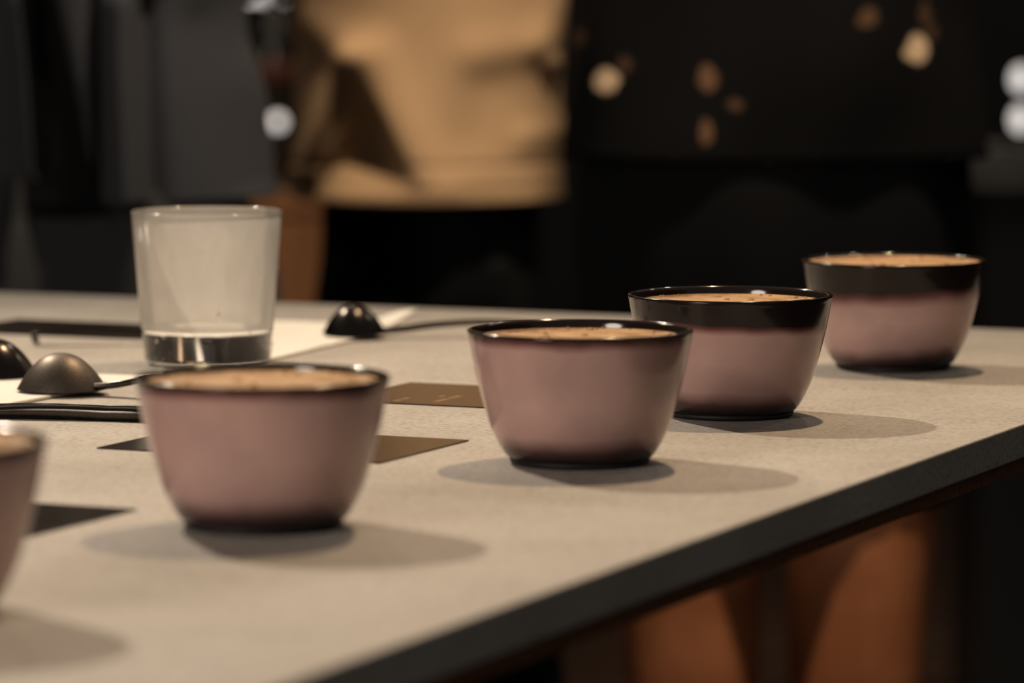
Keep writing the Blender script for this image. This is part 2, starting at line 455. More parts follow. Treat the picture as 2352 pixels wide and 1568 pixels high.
# ------------------------------------------------------------------ spoons
M_gun = noisy(mat('gunmetal coated steel', rough=0.46, Metallic=1.0), 900, (0.095, 0.080, 0.066), (0.13, 0.110, 0.092), bump=0.06, bdist=0.0002)
M_gunblk = noisy(mat('black coated steel', rough=0.22, Metallic=1.0), 900, (0.045, 0.040, 0.036), (0.06, 0.053, 0.047), bump=0.04, bdist=0.0002)
def spoon(label, loc, rz, m, length=0.155, bw=0.041, bl=0.045, depth=0.0165, hw=1.0, arch=1.0, ht=1.0):
    """face-down round cupping spoon; the handle runs along local +X from the bowl at the origin"""
    root = empty('cupping_spoon', loc, rz)
    tag(root, label, 'spoon', 'dark metal cupping spoons')
    nu, nv = 20, 64
    rings = []
    for side in (1.0, 0.93):
        seq = range(nu + 1) if side == 1.0 else range(nu, -1, -1)
        for k in seq:
            t = k / nu                      # 0 top .. 1 rim
            r = math.sin(t * math.pi / 2) ** 0.92
            z = depth * (1 - r ** 2.25) * (1.0 if side == 1.0 else 0.95) - (0 if side == 1.0 else 0.0003)
            ring = []
            for i in range(nv):
                a = 2 * math.pi * i / nv
                egg = 1.0 + 0.05 * math.cos(a)
                ring.append((bl / 2 * r * side * math.cos(a) * egg if side == 1.0 else bl / 2 * r * 0.955 * math.cos(a) * egg,
                             bw / 2 * r * (1.0 if side == 1.0 else 0.955) * math.sin(a), z + 0.0012))
            rings.append(ring)
    vs, fs = loft(rings, cap=False)
    mesh('spoon_bowl', vs, fs, m, root)
    # handle: flat bar that dips at the neck, arches up and comes back to the table
    x0 = bl / 2 * 1.03
    hp = spline([(x0 - 0.004, 0.0026, 0.0052, 0.0016), (x0 + 0.010, 0.0042, 0.0036, 0.0018), (x0 + 0.032, 0.0085, 0.0030, 0.0017), (x0 + 0.062, 0.0105, 0.0038, 0.0015),
                 (x0 + 0.092, 0.0075, 0.0056, 0.0013), (length - bl / 2, 0.0018, 0.0068, 0.0012)], 8)
    hp = [(a_, max(b_ * arch, d_ * ht - 0.0012) + 0.0006, c_ * hw, d_ * ht) for a_, b_, c_, d_ in hp]
    rings = []
    for (hx, hz, hw, ht) in hp:
        rings.append([(hx, hw * cx_, hz + ht * cz_) for cx_, cz_ in
                      ((-1, -0.5), (-0.85, -1), (0.85, -1), (1, -0.5), (1, 0.5), (0.85, 1), (-0.85, 1), (-1, 0.5))])
    ex, ez, ew, et = hp[-1]
    rings.append([(ex + 0.0022, ew * 0.7 * cx_, ez + et * 0.8 * cz_) for cx_, cz_ in
                  ((-1, -0.5), (-0.85, -1), (0.85, -1), (1, -0.5), (1, 0.5), (0.85, 1), (-0.85, 1), (-1, 0.5))])
    vs, fs = loft(rings)
    mesh('handle', vs, fs, M_gunblk, root)
    return root
spoon('dark satin spoon lying face down on the napkin, handle behind the blurred bowl', (-0.2335, 2.128, 0.0018), T_ROT, M_gun, bl=0.0470, bw=0.045, depth=0.0185)
spoon('dark spoon bowl cut off by the left edge, behind the satin spoon', (-0.2780, 2.205, 0.0018), math.pi + T_ROT + 0.5, M_gunblk, bl=0.050, bw=0.045, depth=0.019)
spoon('black spoon with only its long flat handle in view, bowl behind the blurred pink bowl', (-0.150, 1.996, 0.0002), math.pi - 0.21, M_gunblk, length=0.190, hw=1.9, arch=0.30, ht=2.0)
spoon('black spoon lying face down on the crumpled napkin, handle pointing right', (-0.0945, 2.448, 0.0022), 0.10, M_gunblk, arch=0.6, bl=0.038, bw=0.040, depth=0.0168)
spoon('dark spoon behind the water glass with its handle sticking out left', (-0.163, 2.405, 0.0002), math.pi + 0.02, M_gunblk, length=0.136, arch=0.8)

# ------------------------------------------------------------------ water glass
GX, GY = -0.1693, 2.290
gl = empty('water_glass', (GX, GY, 0.0017))
tag(gl, 'fogged straight-sided drinking glass with a thick clear base', 'glass')
M_glass = mat('clear glass', (1, 1, 1), 0.0, Transmission_Weight=1.0, IOR=1.48)
GHt = 0.0838
gp = [(0.0, 0.0), (0.0325, 0.0), (0.0347, 0.0010), (0.0354, 0.0030), (0.0362, 0.0160), (0.0364, 0.0184), (0.0352, 0.0190), (0.0335, 0.0182), (0.0300, 0.0174), (0.0, 0.0168)]
gv, gf = lathe(gp, 128)
mesh('glass_base', gv, gf, M_glass, gl).cycles.is_caustics_caster = True
M_fog = bpy.data.materials.new('condensation'); M_fog.use_nodes = True
def build_fog(m):
    nt = m.node_tree; nt.nodes.clear()
    out = N(m, 'ShaderNodeOutputMaterial'); df = N(m, 'ShaderNodeBsdfDiffuse'); trl = N(m, 'ShaderNodeBsdfTranslucent'); tp = N(m, 'ShaderNodeBsdfTransparent')
    df.inputs[0].default_value = (0.70, 0.68, 0.64, 1); trl.inputs[0].default_value = (0.74, 0.71, 0.66, 1)
    m1 = N(m, 'ShaderNodeMixShader'); m1.inputs[0].default_value = 0.5
    L(m, df, 0, m1, 1); L(m, trl, 0, m1, 2)
    tc = N(m, 'ShaderNodeTexCoord'); mp = N(m, 'ShaderNodeMapping'); mp.inputs['Scale'].default_value = (1, 1, 0.35); L(m, tc, 'Object', mp, 0)
    nz = N(m, 'ShaderNodeTexNoise', i_Scale=70.0, i_Detail=4.0); L(m, mp, 0, nz, 'Vector')
    r = ramp(m, [(0.3, (0.62, 0.62, 0.62)), (0.65, (0.82, 0.82, 0.82))]); L(m, nz, 'Fac', r, 'Fac')
    sz = N(m, 'ShaderNodeSeparateXYZ'); L(m, tc, 'Object', sz, 0)
    zr = N(m, 'ShaderNodeMapRange'); L(m, sz, 'Z', zr, 'Value')
    zr.inputs['From Min'].default_value = 0.02; zr.inputs['From Max'].default_value = 0.084; zr.inputs['To Min'].default_value = 1.0; zr.inputs['To Max'].default_value = 0.74
    mu = N(m, 'ShaderNodeMath', operation='MULTIPLY'); L(m, r, 'Color', mu, 0); L(m, zr, 'Result', mu, 1)
    m2 = N(m, 'ShaderNodeMixShader'); L(m, mu, 'Value', m2, 0); L(m, tp, 0, m2, 1); L(m, m1, 0, m2, 2)
    gs = N(m, 'ShaderNodeBsdfGlossy'); gs.inputs['Roughness'].default_value = 0.12
    fr = N(m, 'ShaderNodeFresnel'); fr.inputs[0].default_value = 1.25
    m3 = N(m, 'ShaderNodeMixShader'); L(m, fr, 0, m3, 0); L(m, m2, 0, m3, 1); L(m, gs, 0, m3, 2)
    L(m, m3, 0, out, 'Surface')
build_fog(M_fog)
fv, ff = lathe([(r + 0.00025, z) for r, z in [(0.03645, 0.0185), (0.0388, 0.0470), (0.0414, GHt - 0.0022)]], 128)
fo = mesh('fogged_wall', fv, ff, M_fog, gl); fo['label'] = 'milky fogged glass wall'
rg = [(0.04165, GHt - 0.0020), (0.0418, GHt - 0.0008), (0.0414, GHt), (0.0407, GHt), (0.0402, GHt - 0.0008), (0.0403, GHt - 0.0020), (0.04165, GHt - 0.0020)]
gv, gf = lathe(rg, 128)
mesh('rim', gv, gf, M_fog, gl)
rnd = random.Random(5)
bm = bmesh.new()
for k in range(26):
    a = rnd.uniform(0, 2 * math.pi); z = rnd.uniform(0.003, 0.075) if k > 8 else rnd.uniform(0.002, 0.017)
    rad = 0.0357 + (z - 0.004) * 0.0745
    s = rnd.uniform(0.0005, 0.0011)
    bmesh.ops.create_icosphere(bm, subdivisions=2, radius=s, matrix=Matrix.Translation((rad * math.cos(a), rad * math.sin(a), z)))
d_ = bm_obj('droplets', bm, M_glass, gl, smooth=True); d_['kind'] = 'stuff'

# ------------------------------------------------------------------ people
M_skin = noisy(mat('warm skin', rough=0.5), 25, (0.40, 0.135, 0.050), (0.50, 0.185, 0.075))
P(M_skin).inputs['Subsurface Weight'].default_value = 0.05
M_hair = mat('dark hair', (0.012, 0.009, 0.007), 0.65)
M_lip = mat('lip', (0.30, 0.09, 0.06), 0.5)
M_tan = noisy(mat('tan cotton jersey', rough=0.95), 900, (0.42, 0.265, 0.135), (0.50, 0.325, 0.175), bump=0.1, bdist=0.0004)
M_blackcloth = noisy(mat('black cotton', rough=0.9), 500, (0.0035, 0.0035, 0.004), (0.006, 0.006, 0.0065))
M_char = noisy(mat('charcoal wool', rough=0.95), 400, (0.020, 0.0215, 0.026), (0.029, 0.031, 0.037), bump=0.1, bdist=0.0005)
M_charcoal2 = noisy(mat('faded black denim', rough=0.95), 400, (0.016, 0.017, 0.018), (0.024, 0.025, 0.026))
for _m in (M_blackcloth,): P(_m).inputs['Specular IOR Level'].default_value = 0.12
M_shoe = mat('black leather shoe', (0.012, 0.011, 0.010), 0.35)

def person(loc, rz, label, s=1.0, lk=1.0):
    root = empty('person', (loc[0], loc[1], FLOOR), rz)
    tag(root, label, 'person')
    V, E, R = [], [], []
    def add(p, r, par=None):
        V.append(tuple(s * c for c in p)); R.append((r[0] * s, r[1] * s) if isinstance(r, tuple) else (r * s, r * s))
        if par is not None: E.append((par, len(V) - 1))
        return len(V) - 1
    pel = add((0, 0, 0.93), (0.085, 0.075))
    sp1 = add((0, 0, 1.08), (0.080, 0.070), pel); ch = add((0, 0.0, 1.28), (0.11, 0.085), sp1)
    nb = add((0, 0.01, 1.43), (0.085, 0.070), ch); nk = add((0, 0.005, 1.49), 0.056, nb)
    h1 = add((0, -0.025, 1.535), (0.062, 0.078), nk); h2 = add((0, -0.018, 1.595), (0.082, 0.104), h1); h3 = add((0, -0.004, 1.655), (0.086, 0.108), h2)
    add((0, 0.004, 1.705), (0.066, 0.082), h3)
    for sx in (-1, 1):
        # arms folded behind the back, hands resting on each other at the waist
        sh = add((sx * 0.150, 0.01, 1.405), 0.055, ch); el = add((sx * 0.195, 0.09, 1.16), 0.042, sh)
        wr = add((sx * 0.070, 0.165, 1.06 + 0.015 * sx), 0.026, el); pa = add((sx * 0.030, 0.175, 1.045 + 0.02 * sx), (0.032, 0.017), wr)
        for k in range(4):
            zf = 1.068 + 0.02 * sx - 0.019 * k
            b0 = add((sx * (-0.012 - 0.004 * (k % 3)), 0.180 + 0.012 * sx, zf), 0.0090, pa)
            b1 = add((sx * (-0.042 - 0.004 * (k % 3)), 0.176 + 0.014 * sx, zf - 0.004), 0.0082, b0)
            add((sx * (-0.062 - 0.003 * (k % 2)), 0.162 + 0.014 * sx, zf - 0.009), 0.0072, b1)
        t0 = add((sx * 0.022, 0.186, 1.085 + 0.02 * sx), 0.0105, pa); add((sx * -0.004, 0.196, 1.100 + 0.02 * sx), 0.0085, t0)
        hp = add((sx * 0.060 * lk, 0, 0.86), (0.066 * lk, 0.066), pel); th = add((sx * 0.072 * lk, -0.005, 0.69), (0.068 * lk, 0.072), hp)
        k1 = add((sx * 0.068, -0.012, 0.565), (0.056, 0.060), th); kn = add((sx * 0.066, -0.018, 0.50), (0.053, 0.060), k1); k2 = add((sx * 0.065, -0.004, 0.44), (0.049, 0.052), kn)
        cf = add((sx * 0.064, 0.015, 0.33), (0.050, 0.056), k2); an = add((sx * 0.062, 0.03, 0.10), (0.032, 0.036), cf)
        fo_ = add((sx * 0.068, -0.02, 0.045), (0.038, 0.030), an); add((sx * 0.078, -0.13, 0.03), (0.036, 0.022), fo_)
        add((sx * 0.063, 0.065, 0.045), (0.03, 0.03), an)
    me = bpy.data.meshes.new('body'); me.from_pydata(V, E, [])
    o = bpy.data.objects.new('body', me); COL.objects.link(o); o.parent = root
    me.materials.append(M_skin)
    sk = o.modifiers.new('skin', 'SKIN'); sk.use_smooth_shade = True
    sv = me.skin_vertices[0].data
    for i, r in enumerate(R): sv[i].radius = r
    sv[0].use_root = True
    ss = o.modifiers.new('sub', 'SUBSURF'); ss.levels = 2; ss.render_levels = 2
    # hair cap
    hv, hf = lathe([(0.0, 0.098), (0.03, 0.094), (0.058, 0.080), (0.080, 0.052), (0.089, 0.015), (0.090, -0.025), (0.086, -0.060), (0.076, -0.095), (0.0, -0.10)], 32)
    mesh('hair', [(s * x, s * (y_ * 1.15 + 0.024 + max(0, -z) * 0.35), s * (z + 1.650 + (0.020 if y_ < -0.04 else 0))) for x, y_, z in hv], hf, M_hair, root)
    def blob(nm, c, r3, mm):
        ev, ef = lathe([(0, -1)] + [(math.sin(math.pi * q / 8), -math.cos(math.pi * q / 8)) for q in range(1, 8)] + [(0, 1)], 16)
        mesh(nm, [(s * (c[0] + x * r3[0]), s * (c[1] + y_ * r3[1]), s * (c[2] + z * r3[2])) for x, y_, z in ev], ef, mm, root)
    blob('nose', (0, -0.104, 1.590), (0.012, 0.018, 0.022), M_skin)
    blob('mouth', (0, -0.092, 1.548), (0.022, 0.008, 0.0055), M_lip)
    for sx in (-1, 1): blob('ear', (sx * 0.076, 0.004, 1.600), (0.010, 0.018, 0.030), M_skin)
    for sx in (-1, 1):
        for (nm, zz, rr, mm) in (('eye', 1.615, 0.0085, M_hair),):
            ev, ef = lathe([(0, rr), (rr * .7, rr * .7), (rr, 0), (rr * .7, -rr * .7), (0, -rr)], 12)
            mesh(nm, [(s * (x + sx * 0.030), s * (y_ - 0.093), s * (z + zz)) for x, y_, z in ev], ef, mm, root)
        # shoe around the foot
        rg = []
        for (yy, hw, hh) in ((0.10, 0.030, 0.055), (0.085, 0.040, 0.085), (0.03, 0.043, 0.100), (-0.03, 0.046, 0.085), (-0.09, 0.050, 0.060), (-0.155, 0.042, 0.045), (-0.185, 0.020, 0.030)):
            rg.append([(s * (sx * 0.071 + hw * math.cos(a)), s * yy, s * max(0.0, hh * (0.5 + 0.5 * math.sin(a)) if math.sin(a) > -0.7 else 0.0)) for a in (2 * math.pi * k / 16 for k in range(16))])
        sv_, sf_ = loft(rg); mesh('shoe', sv_, sf_, M_shoe, root)
    return root

def garment(name, root, m, rings, disp=None, n=180, arc=None, thick=0.004, rows=10, cap=False, rz=0.0):
    """sleeve of cloth lofted over elliptical rings (z, cx, cy, rx, ry, power) in root space, with folds from disp(angle, z, point)"""
    rs = spline(rings, rows)
    a0, a1 = arc or (0, 2 * math.pi)
    closed = arc is None
    cols = n if closed else n + 1
    def surf(inset):
        out = []
        for (z, cx, cy, rx, ry) in rs:
            row_ = []
            for i in range(cols):
                a = a0 + (a1 - a0) * i / n
                c, s_ = math.cos(a), math.sin(a)
                d = disp(a, z, (cx + rx * c, cy + ry * s_)) if disp else 0.0
                d -= inset
                zz = z + (d_z(a, z) if d_z else 0)
                row_.append((cx + (rx + d) * c, cy + (ry + d) * s_, zz))
            out.append(row_)
        return out
    d_z = None
    o_, i_ = surf(0.0), surf(thick)
    vs = [p for r in o_ for p in r] + [p for r in i_ for p in r]
    H = len(rs); half = H * cols; fs = []
    rng = range(cols) if closed else range(cols - 1)
    for j in range(H - 1):
        for i in rng:
            k = (i + 1) % cols
            a, b, c, d = j * cols + i, j * cols + k, (j + 1) * cols + k, (j + 1) * cols + i
            fs.append((a, b, c, d)); fs.append((half + a, half + d, half + c, half + b))
    for j in (0, H - 1):
        for i in rng:
            k = (i + 1) % cols
            q = (j * cols + i, half + j * cols + i, half + j * cols + k, j * cols + k)
            fs.append(q if j == 0 else q[::-1])
    if not closed:
        for i in (0, cols - 1):
            for j in range(H - 1):
                a, b = j * cols + i, (j + 1) * cols + i
                fs.append((a, b, half + b, half + a))
    return mesh(name, vs, fs, m, root)

def seg_d(px, pz, a, b):
    ax, az = a; bx, bz = b
    vx, vz = bx - ax, bz - az
    t = max(0, min(1, ((px - ax) * vx + (pz - az) * vz) / (vx * vx + vz * vz)))
    return math.hypot(px - ax - t * vx, pz - az - t * vz), t
def front_coords(k, base):
    """sizes read off the photograph at one depth: returns a converter to (x, z) in the person's own frame"""
    return lambda x, y_: ((x - 1176) * k - base, 0.222 - (y_ + 85) * k - FLOOR)
def wobble(seed, amp=0.006, f=9):
    return lambda a, z, p: amp * noise.noise(Vector((math.cos(a) * 2.2 + seed, math.sin(a) * 2.2, z * f)))

def trousers(root, m, hips, legs, n=64):
    """hips: rings of the seat; legs: list of ring lists"""
    g = garment('trousers', root, m, hips, wobble(3, 0.006), n=n, rows=5)
    for lr in legs:
        garment('trouser_leg', root, m, lr, wobble(lr[0][1] * 9, 0.006, 14), n=48, rows=6)

# ---- guest in the tan shirt, standing half turned away
pt = person((-0.078, 3.80), 0.0, 'person in a loose tan shirt and black trousers standing behind the table', lk=0.6)
C1 = front_coords(3.66 / F_PX, -0.078)
ridges = []
def ridge(p, q, w_, amp): ridges.append((C1(*p), C1(*q), w_, amp))
ridge((812, 130), (690, 400), 0.012, 0.009)
ridge((850, 140), (1000, 440), 0.024, 0.011)
ridge((700, 60), (850, 130), 0.02, 0.004)
ridge((1290, 10), (1235, 105), 0.016, 0.005)
ridge((1235, 105), (1090, 125), 0.020, 0.0045)
ridge((1120, 210), (1090, 300), 0.024, -0.003)
ridge((1258, 150), (1262, 160), 0.008, 0.007)
ridge((1210, 320), (1290, 310), 0.014, 0.004)
tri_a, tri_b, tri_c = C1(850, 190), C1(735, 400), C1(950, 400)
def hollow(x, z):
    """0..1 inside the triangular hollow under the two long folds"""
    t = (tri_a[1] - z) / (tri_a[1] - tri_b[1])
    if t <= 0 or t > 1.25: return 0.0
    xl = tri_a[0] + (tri_b[0] - tri_a[0]) * t; xr = tri_a[0] + (tri_c[0] - tri_a[0]) * t
    u = (x - xl) / max(1e-4, xr - xl)
    if u <= 0 or u >= 1: return 0.0
    return math.sin(math.pi * u) ** 0.6 * min(1, t * 2.5) * (1 if t < 0.85 else max(0, (1.25 - t) / 0.4))
def tan_disp(a, z, p):
    d = 0.0035 * noise.noise(Vector((p[0] * 14, p[1] * 14, z * 11)))
    if math.sin(a) < 0.2:
        for (q0, q1, w_, am) in ridges:
            dd, t = seg_d(p[0], z, q0, q1)
            d += am * math.exp(-(dd / w_) ** 2)
        d -= 0.016 * hollow(p[0], z)
    hz = C1(900, 383)[1]
    d -= 0.0022 * math.exp(-((z - hz) / 0.0022) ** 2)                 # stitched hem line
    return d
z_h = C1(900, 468)[1]
garment('shirt', pt, M_tan, [(z_h, 0, 0, 0.126, 0.135), (z_h + 0.06, 0, 0, 0.124, 0.135), (z_h + 0.16, 0, 0, 0.122, 0.135), (1.20, 0, 0, 0.135, 0.14), (1.36, 0, 0, 0.16, 0.13), (1.46, 0, 0.005, 0.10, 0.09)],
        tan_disp, n=300, rows=26)
for sx in (-1, 1):
    v_, f_ = tube([(sx * 0.12, 0.01, 1.42), (sx * 0.165, 0.02, 1.36), (sx * 0.185, 0.06, 1.26), (sx * 0.192, 0.085, 1.19)], [0.062, 0.066, 0.062, 0.058], 20)
    mesh('sleeve', v_, f_, M_tan, pt)
trousers(pt, M_blackcloth, [(0.78, 0.004, 0, 0.100, 0.105), (0.86, 0.004, 0, 0.100, 0.105), (0.96, 0.004, 0, 0.096, 0.100), (1.0, 0.004, 0, 0.090, 0.095)],
         [[(0.06, sx * 0.065, 0.01, 0.055, 0.065), (0.3, sx * 0.066, 0.0, 0.062, 0.07), (0.5, sx * 0.060, -0.01, 0.062, 0.072), (0.7, sx * 0.050, 0, 0.062, 0.085), (0.84, sx * 0.040, 0, 0.060, 0.095)] for sx in (-1, 1)])

# ---- guest in the charcoal jacket at the left
pl_ = person((-0.335, 3.42), 0.0, 'person in an open charcoal jacket over black, at the far left behind the table', lk=0.6)
C2 = front_coords(3.30 / F_PX, -0.335)
garment('undershirt', pl_, M_blackcloth, [(0.90, -0.02, 0, 0.110, 0.10), (1.05, -0.02, 0, 0.102, 0.10), (1.2, 0, 0, 0.12, 0.10), (1.36, 0, 0, 0.15, 0.105), (1.47, 0, 0, 0.08, 0.07)], wobble(1), n=80, rows=8)
jr = []
def jridge(p, q, w_, amp): jr.append((C2(*p), C2(*q), w_, amp))
jridge((275, 0), (285, 460), 0.011, 0.026)
jridge((348, 0), (358, 470), 0.010, -0.016)
jridge((590, 150), (620, 460), 0.012, 0.008)
jridge((470, 60), (560, 420), 0.02, -0.006)
jridge((60, 0), (90, 380), 0.014, 0.022)
jridge((10, 0), (30, 400), 0.012, -0.008)
def jac_disp(a, z, p):
    d = 0.006 * noise.noise(Vector((p[0] * 16 + 5, p[1] * 12, z * 5)))
    for (q0, q1, w_, am) in jr:
        dd, t = seg_d(p[0], z, q0, q1)
        d += am * math.exp(-(dd / w_) ** 2)
    return d
zj = C2(450, 466)[1]
x_r = C2(235, 200)[0]; x_l = C2(95, 400)[0]
# viewer's right panel of the jacket: from its front edge round to the back
ar = math.acos(max(-1, min(1, x_r / 0.130)))
garment('jacket_panel', pl_, M_char, [(zj, 0, 0, 0.138, 0.125), (zj + 0.08, 0, 0, 0.128, 0.125), (zj + 0.18, 0, 0, 0.112, 0.12), (1.2, 0, 0, 0.145, 0.125), (1.36, 0, 0, 0.175, 0.125), (1.47, 0, 0, 0.10, 0.085)],
        jac_disp, n=160, arc=(-ar, math.pi / 2), rows=14)
zj2 = C2(50, 412)[1]
al = math.acos(max(-1, min(1, x_l / 0.152)))
garment('jacket_panel', pl_, M_char, [(zj2, 0, 0, 0.150, 0.125), (zj2 + 0.08, -0.004, 0, 0.152, 0.125), (zj2 + 0.2, -0.012, 0, 0.155, 0.125), (1.2, 0, 0, 0.145, 0.125), (1.36, 0, 0, 0.175, 0.125), (1.47, 0, 0, 0.10, 0.085)],
        jac_disp, n=120, arc=(math.pi / 2, 2 * math.pi - al), rows=14)
for sx in (-1, 1):
    v_, f_ = tube([(sx * 0.11, 0.01, 1.42), (sx * 0.150, 0.015, 1.37), (sx * 0.180, 0.06, 1.26), (sx * 0.188, 0.095, 1.185), (sx * 0.145, 0.135, 1.140)], [0.060, 0.066, 0.058, 0.052, 0.044], 24)
    mesh('sleeve', v_, f_, M_char, pl_)
# grey inner facing of the jacket narrowing downwards, and a black strap hanging across the gap
def strip(name, root, m, pts, depth, thick=0.004):
    """pts: list of (xl, xr, z) in root space"""
    vs, fs = [], []
    for (xl, xr, z) in pts:
        for j, t in enumerate((0, 0.25, 0.5, 0.75, 1)):
            x = xl + (xr - xl) * t; b = 0.004 * math.sin(math.pi * t)
            vs.append((x, depth - b, z))
        for j, t in enumerate((0, 0.25, 0.5, 0.75, 1)):
            x = xl + (xr - xl) * t
            vs.append((x, depth + thick, z))
    for i in range(len(pts) - 1):
        a, b = i * 10, (i + 1) * 10
        for j in range(4):
            fs.append((a + j, a + j + 1, b + j + 1, b + j)); fs.append((a + 5 + j, b + 5 + j, b + 6 + j, a + 6 + j))
        fs.append((a, b, b + 5, a + 5)); fs.append((a + 4, a + 9, b + 9, b + 4))
    e = (len(pts) - 1) * 10
    for q in (0, e):
        for j in range(4): fs.append((q + j, q + 5 + j, q + 6 + j, q + j + 1))
    return mesh(name, vs, fs, m, root)
tri = [(130, 218, -260), (133, 217, 0), (160, 215, 130), (185, 214, 250), (205, 214, 370)]
strip('jacket_facing', pl_, M_char, [(C2(a, yy)[0], C2(b, yy)[0], C2(a, yy)[1]) for a, b, yy in tri], -0.112)
trousers(pl_, M_charcoal2, [(0.80, -0.015, 0, 0.125, 0.085), (0.86, -0.015, 0, 0.130, 0.09), (0.98, -0.015, 0, 0.115, 0.095)],
         [[(0.06, sx * 0.070 + c, 0.01, 0.058, 0.065), (0.3, sx * 0.074 + c, 0.0, 0.066, 0.07), (0.5, sx * 0.076 + c, -0.01, 0.070, 0.075), (0.7, sx * 0.080 + c, -0.02, 0.077, 0.09), (0.86, sx * 0.080 + c, -0.02, 0.076, 0.098), (0.90, sx * 0.072 + c, -0.02, 0.066, 0.092), (0.94, sx * 0.050 + c, -0.015, 0.058, 0.080)] for sx, c in ((-1, -0.024), (1, -0.016))])

# ---- guest in black with a flowered blouse and bare knees at the right
pr = person((0.214, 3.36), 0.0, 'person in a black blouse printed with cream flowers and a black skirt')
C3 = front_coords(3.25 / F_PX, 0.214)
M_flower = mat('black blouse with cream flower print', (0.008, 0.008, 0.008), 0.9, Specular_IOR_Level=0.12)
def build_print(m):
    tc = N(m, 'ShaderNodeTexCoord')
    nz = N(m, 'ShaderNodeTexNoise', i_Scale=70.0, i_Detail=2.0); L(m, tc, 'Object', nz, 'Vector')
    sc = N(m, 'ShaderNodeVectorMath', operation='MULTIPLY_ADD'); sc.inputs[1].default_value = (0.012, 0, 0.012)
    L(m, nz, 'Color', sc, 0); L(m, tc, 'Object', sc, 2)
    last = None
    cream = (0.80, 0.58, 0.36); brown = (0.16, 0.085, 0.045)
    spots = [((1398, 187), 0.0090, 1.0, 1.1, cream), ((2110, 116), 0.0100, 1.0, 1.15, cream), ((1625, 178), 0.0060, 1.0, 1.9, brown), ((1618, 305), 0.0050, 1.0, 2.1, brown),
             ((1692, 240), 0.0060, 0.7, 0.8, brown), ((1992, 38), 0.0085, 0.7, 1.0, brown), ((2130, 30), 0.0040, 0.5, 3.0, brown), ((1436, 150), 0.005, 0.5, 1.4, brown), ((2150, 75), 0.005, 0.5, 1.2, brown), ((1328, 90), 0.006, 0.5, 1.2, brown)]
    rp = random.Random(11)
    spots += [((rp.uniform(1340, 2260), -60 - 140 * q - rp.uniform(0, 80)), rp.choice((0.010, 0.007)), 0.8, rp.uniform(0.9, 1.5), rp.choice((cream, brown))) for q in range(7)]
    for (p, r, st, asp, colr) in spots:
        x, z = C3(*p)
        sb = N(m, 'ShaderNodeVectorMath', operation='SUBTRACT'); sb.inputs[1].default_value = (x + 0.006, 0, z + 0.006); L(m, sc, 'Vector', sb, 0)
        ml = N(m, 'ShaderNodeVectorMath', operation='MULTIPLY'); ml.inputs[1].default_value = (1, 0, 1 / asp); L(m, sb, 'Vector', ml, 0)
        ln = N(m, 'ShaderNodeVectorMath', operation='LENGTH'); L(m, ml, 'Vector', ln, 0)
        mr = N(m, 'ShaderNodeMapRange', interpolation_type='SMOOTHSTEP'); L(m, ln, 'Value', mr, 'Value')
        mr.inputs['From Min'].default_value = r * 0.8; mr.inputs['From Max'].default_value = r * 1.15
        mr.inputs['To Min'].default_value = st; mr.inputs['To Max'].default_value = 0.0
        mx = N(m, 'ShaderNodeMix', data_type='RGBA'); L(m, mr, 'Result', mx, 'Factor')
        mx.inputs[7].default_value = (*colr, 1)
        if last is None: mx.inputs[6].default_value = (0.0042, 0.004, 0.004, 1)
        else: m.node_tree.links.new(last, mx.inputs[6])
        last = mx.outputs[2]
    m.node_tree.links.new(last, P(m).inputs['Base Color'])
build_print(M_flower)
zb_ = C3(1700, 372)[1]
garment('blouse', pr, M_flower, [(zb_, 0, 0, 0.172, 0.115), (zb_ + 0.08, 0, 0, 0.168, 0.115), (zb_ + 0.18, 0, 0, 0.162, 0.112), (1.26, 0, 0, 0.165, 0.112), (1.38, 0, 0, 0.168, 0.11), (1.47, 0, 0, 0.09, 0.08)], wobble(8, 0.008, 7), n=120, rows=10)
for sx in (-1, 1):
    v_, f_ = tube([(sx * 0.13, 0.01, 1.42), (sx * 0.165, 0.02, 1.36), (sx * 0.185, 0.06, 1.26), (sx * 0.192, 0.085, 1.19)], [0.06, 0.064, 0.06, 0.056], 20)
    mesh('sleeve', v_, f_, M_blackcloth, pr)
garment('skirt', pr, M_blackcloth, [(0.665, 0, 0, 0.145, 0.080), (0.78, 0, 0, 0.155, 0.098), (0.90, 0, 0, 0.160, 0.11), (1.0, 0, 0, 0.150, 0.105)], wobble(2, 0.008, 5), n=120, rows=8)

# ------------------------------------------------------------------ far background: sideboard and lamps
sb = empty('sideboard', (-0.62, 5.75, FLOOR))
tag(sb, 'warm brown wooden sideboard glimpsed between the charcoal jacket and the black trousers', 'sideboard')
bm_obj('carcass', box_bm(-0.50, 0.50, 0.0, 0.38, 0.10, 0.755, 0.003), M_wood, sb)
bm_obj('top_board', box_bm(-0.52, 0.52, -0.02, 0.40, 0.755, 0.785, 0.004), M_wood, sb)
for k in range(3):
    x0 = -0.49 + k * 0.3267
    d_ = bm_obj('door', box_bm(x0 + 0.003, x0 + 0.3237, -0.018, 0.0, 0.11, 0.745, 0.003), M_wood, sb)
    v_, f_ = lathe([(0, 0.022), (0.010, 0.020), (0.013, 0.014), (0.007, 0.006), (0.007, 0.0), (0, 0)], 20)
    mesh('knob', [(x + x0 + 0.29, -0.018 - z, y_ + 0.45) for x, y_, z in v_], f_, M_black_steel, d_)
for sx in (-0.45, 0.45):
    for sy in (0.04, 0.34):
        bm_obj('leg', box_bm(sx - 0.02, sx + 0.02, sy - 0.02, sy + 0.02, 0.0, 0.10, 0.003), M_black_steel, sb)
SBT = FLOOR + 0.785
M_bulb = bpy.data.materials.new('glowing opal glass'); M_bulb.use_nodes = True
P(M_bulb).inputs['Emission Color'].default_value = (1.0, 0.93, 0.88, 1); P(M_bulb).inputs['Emission Strength'].default_value = 1.15
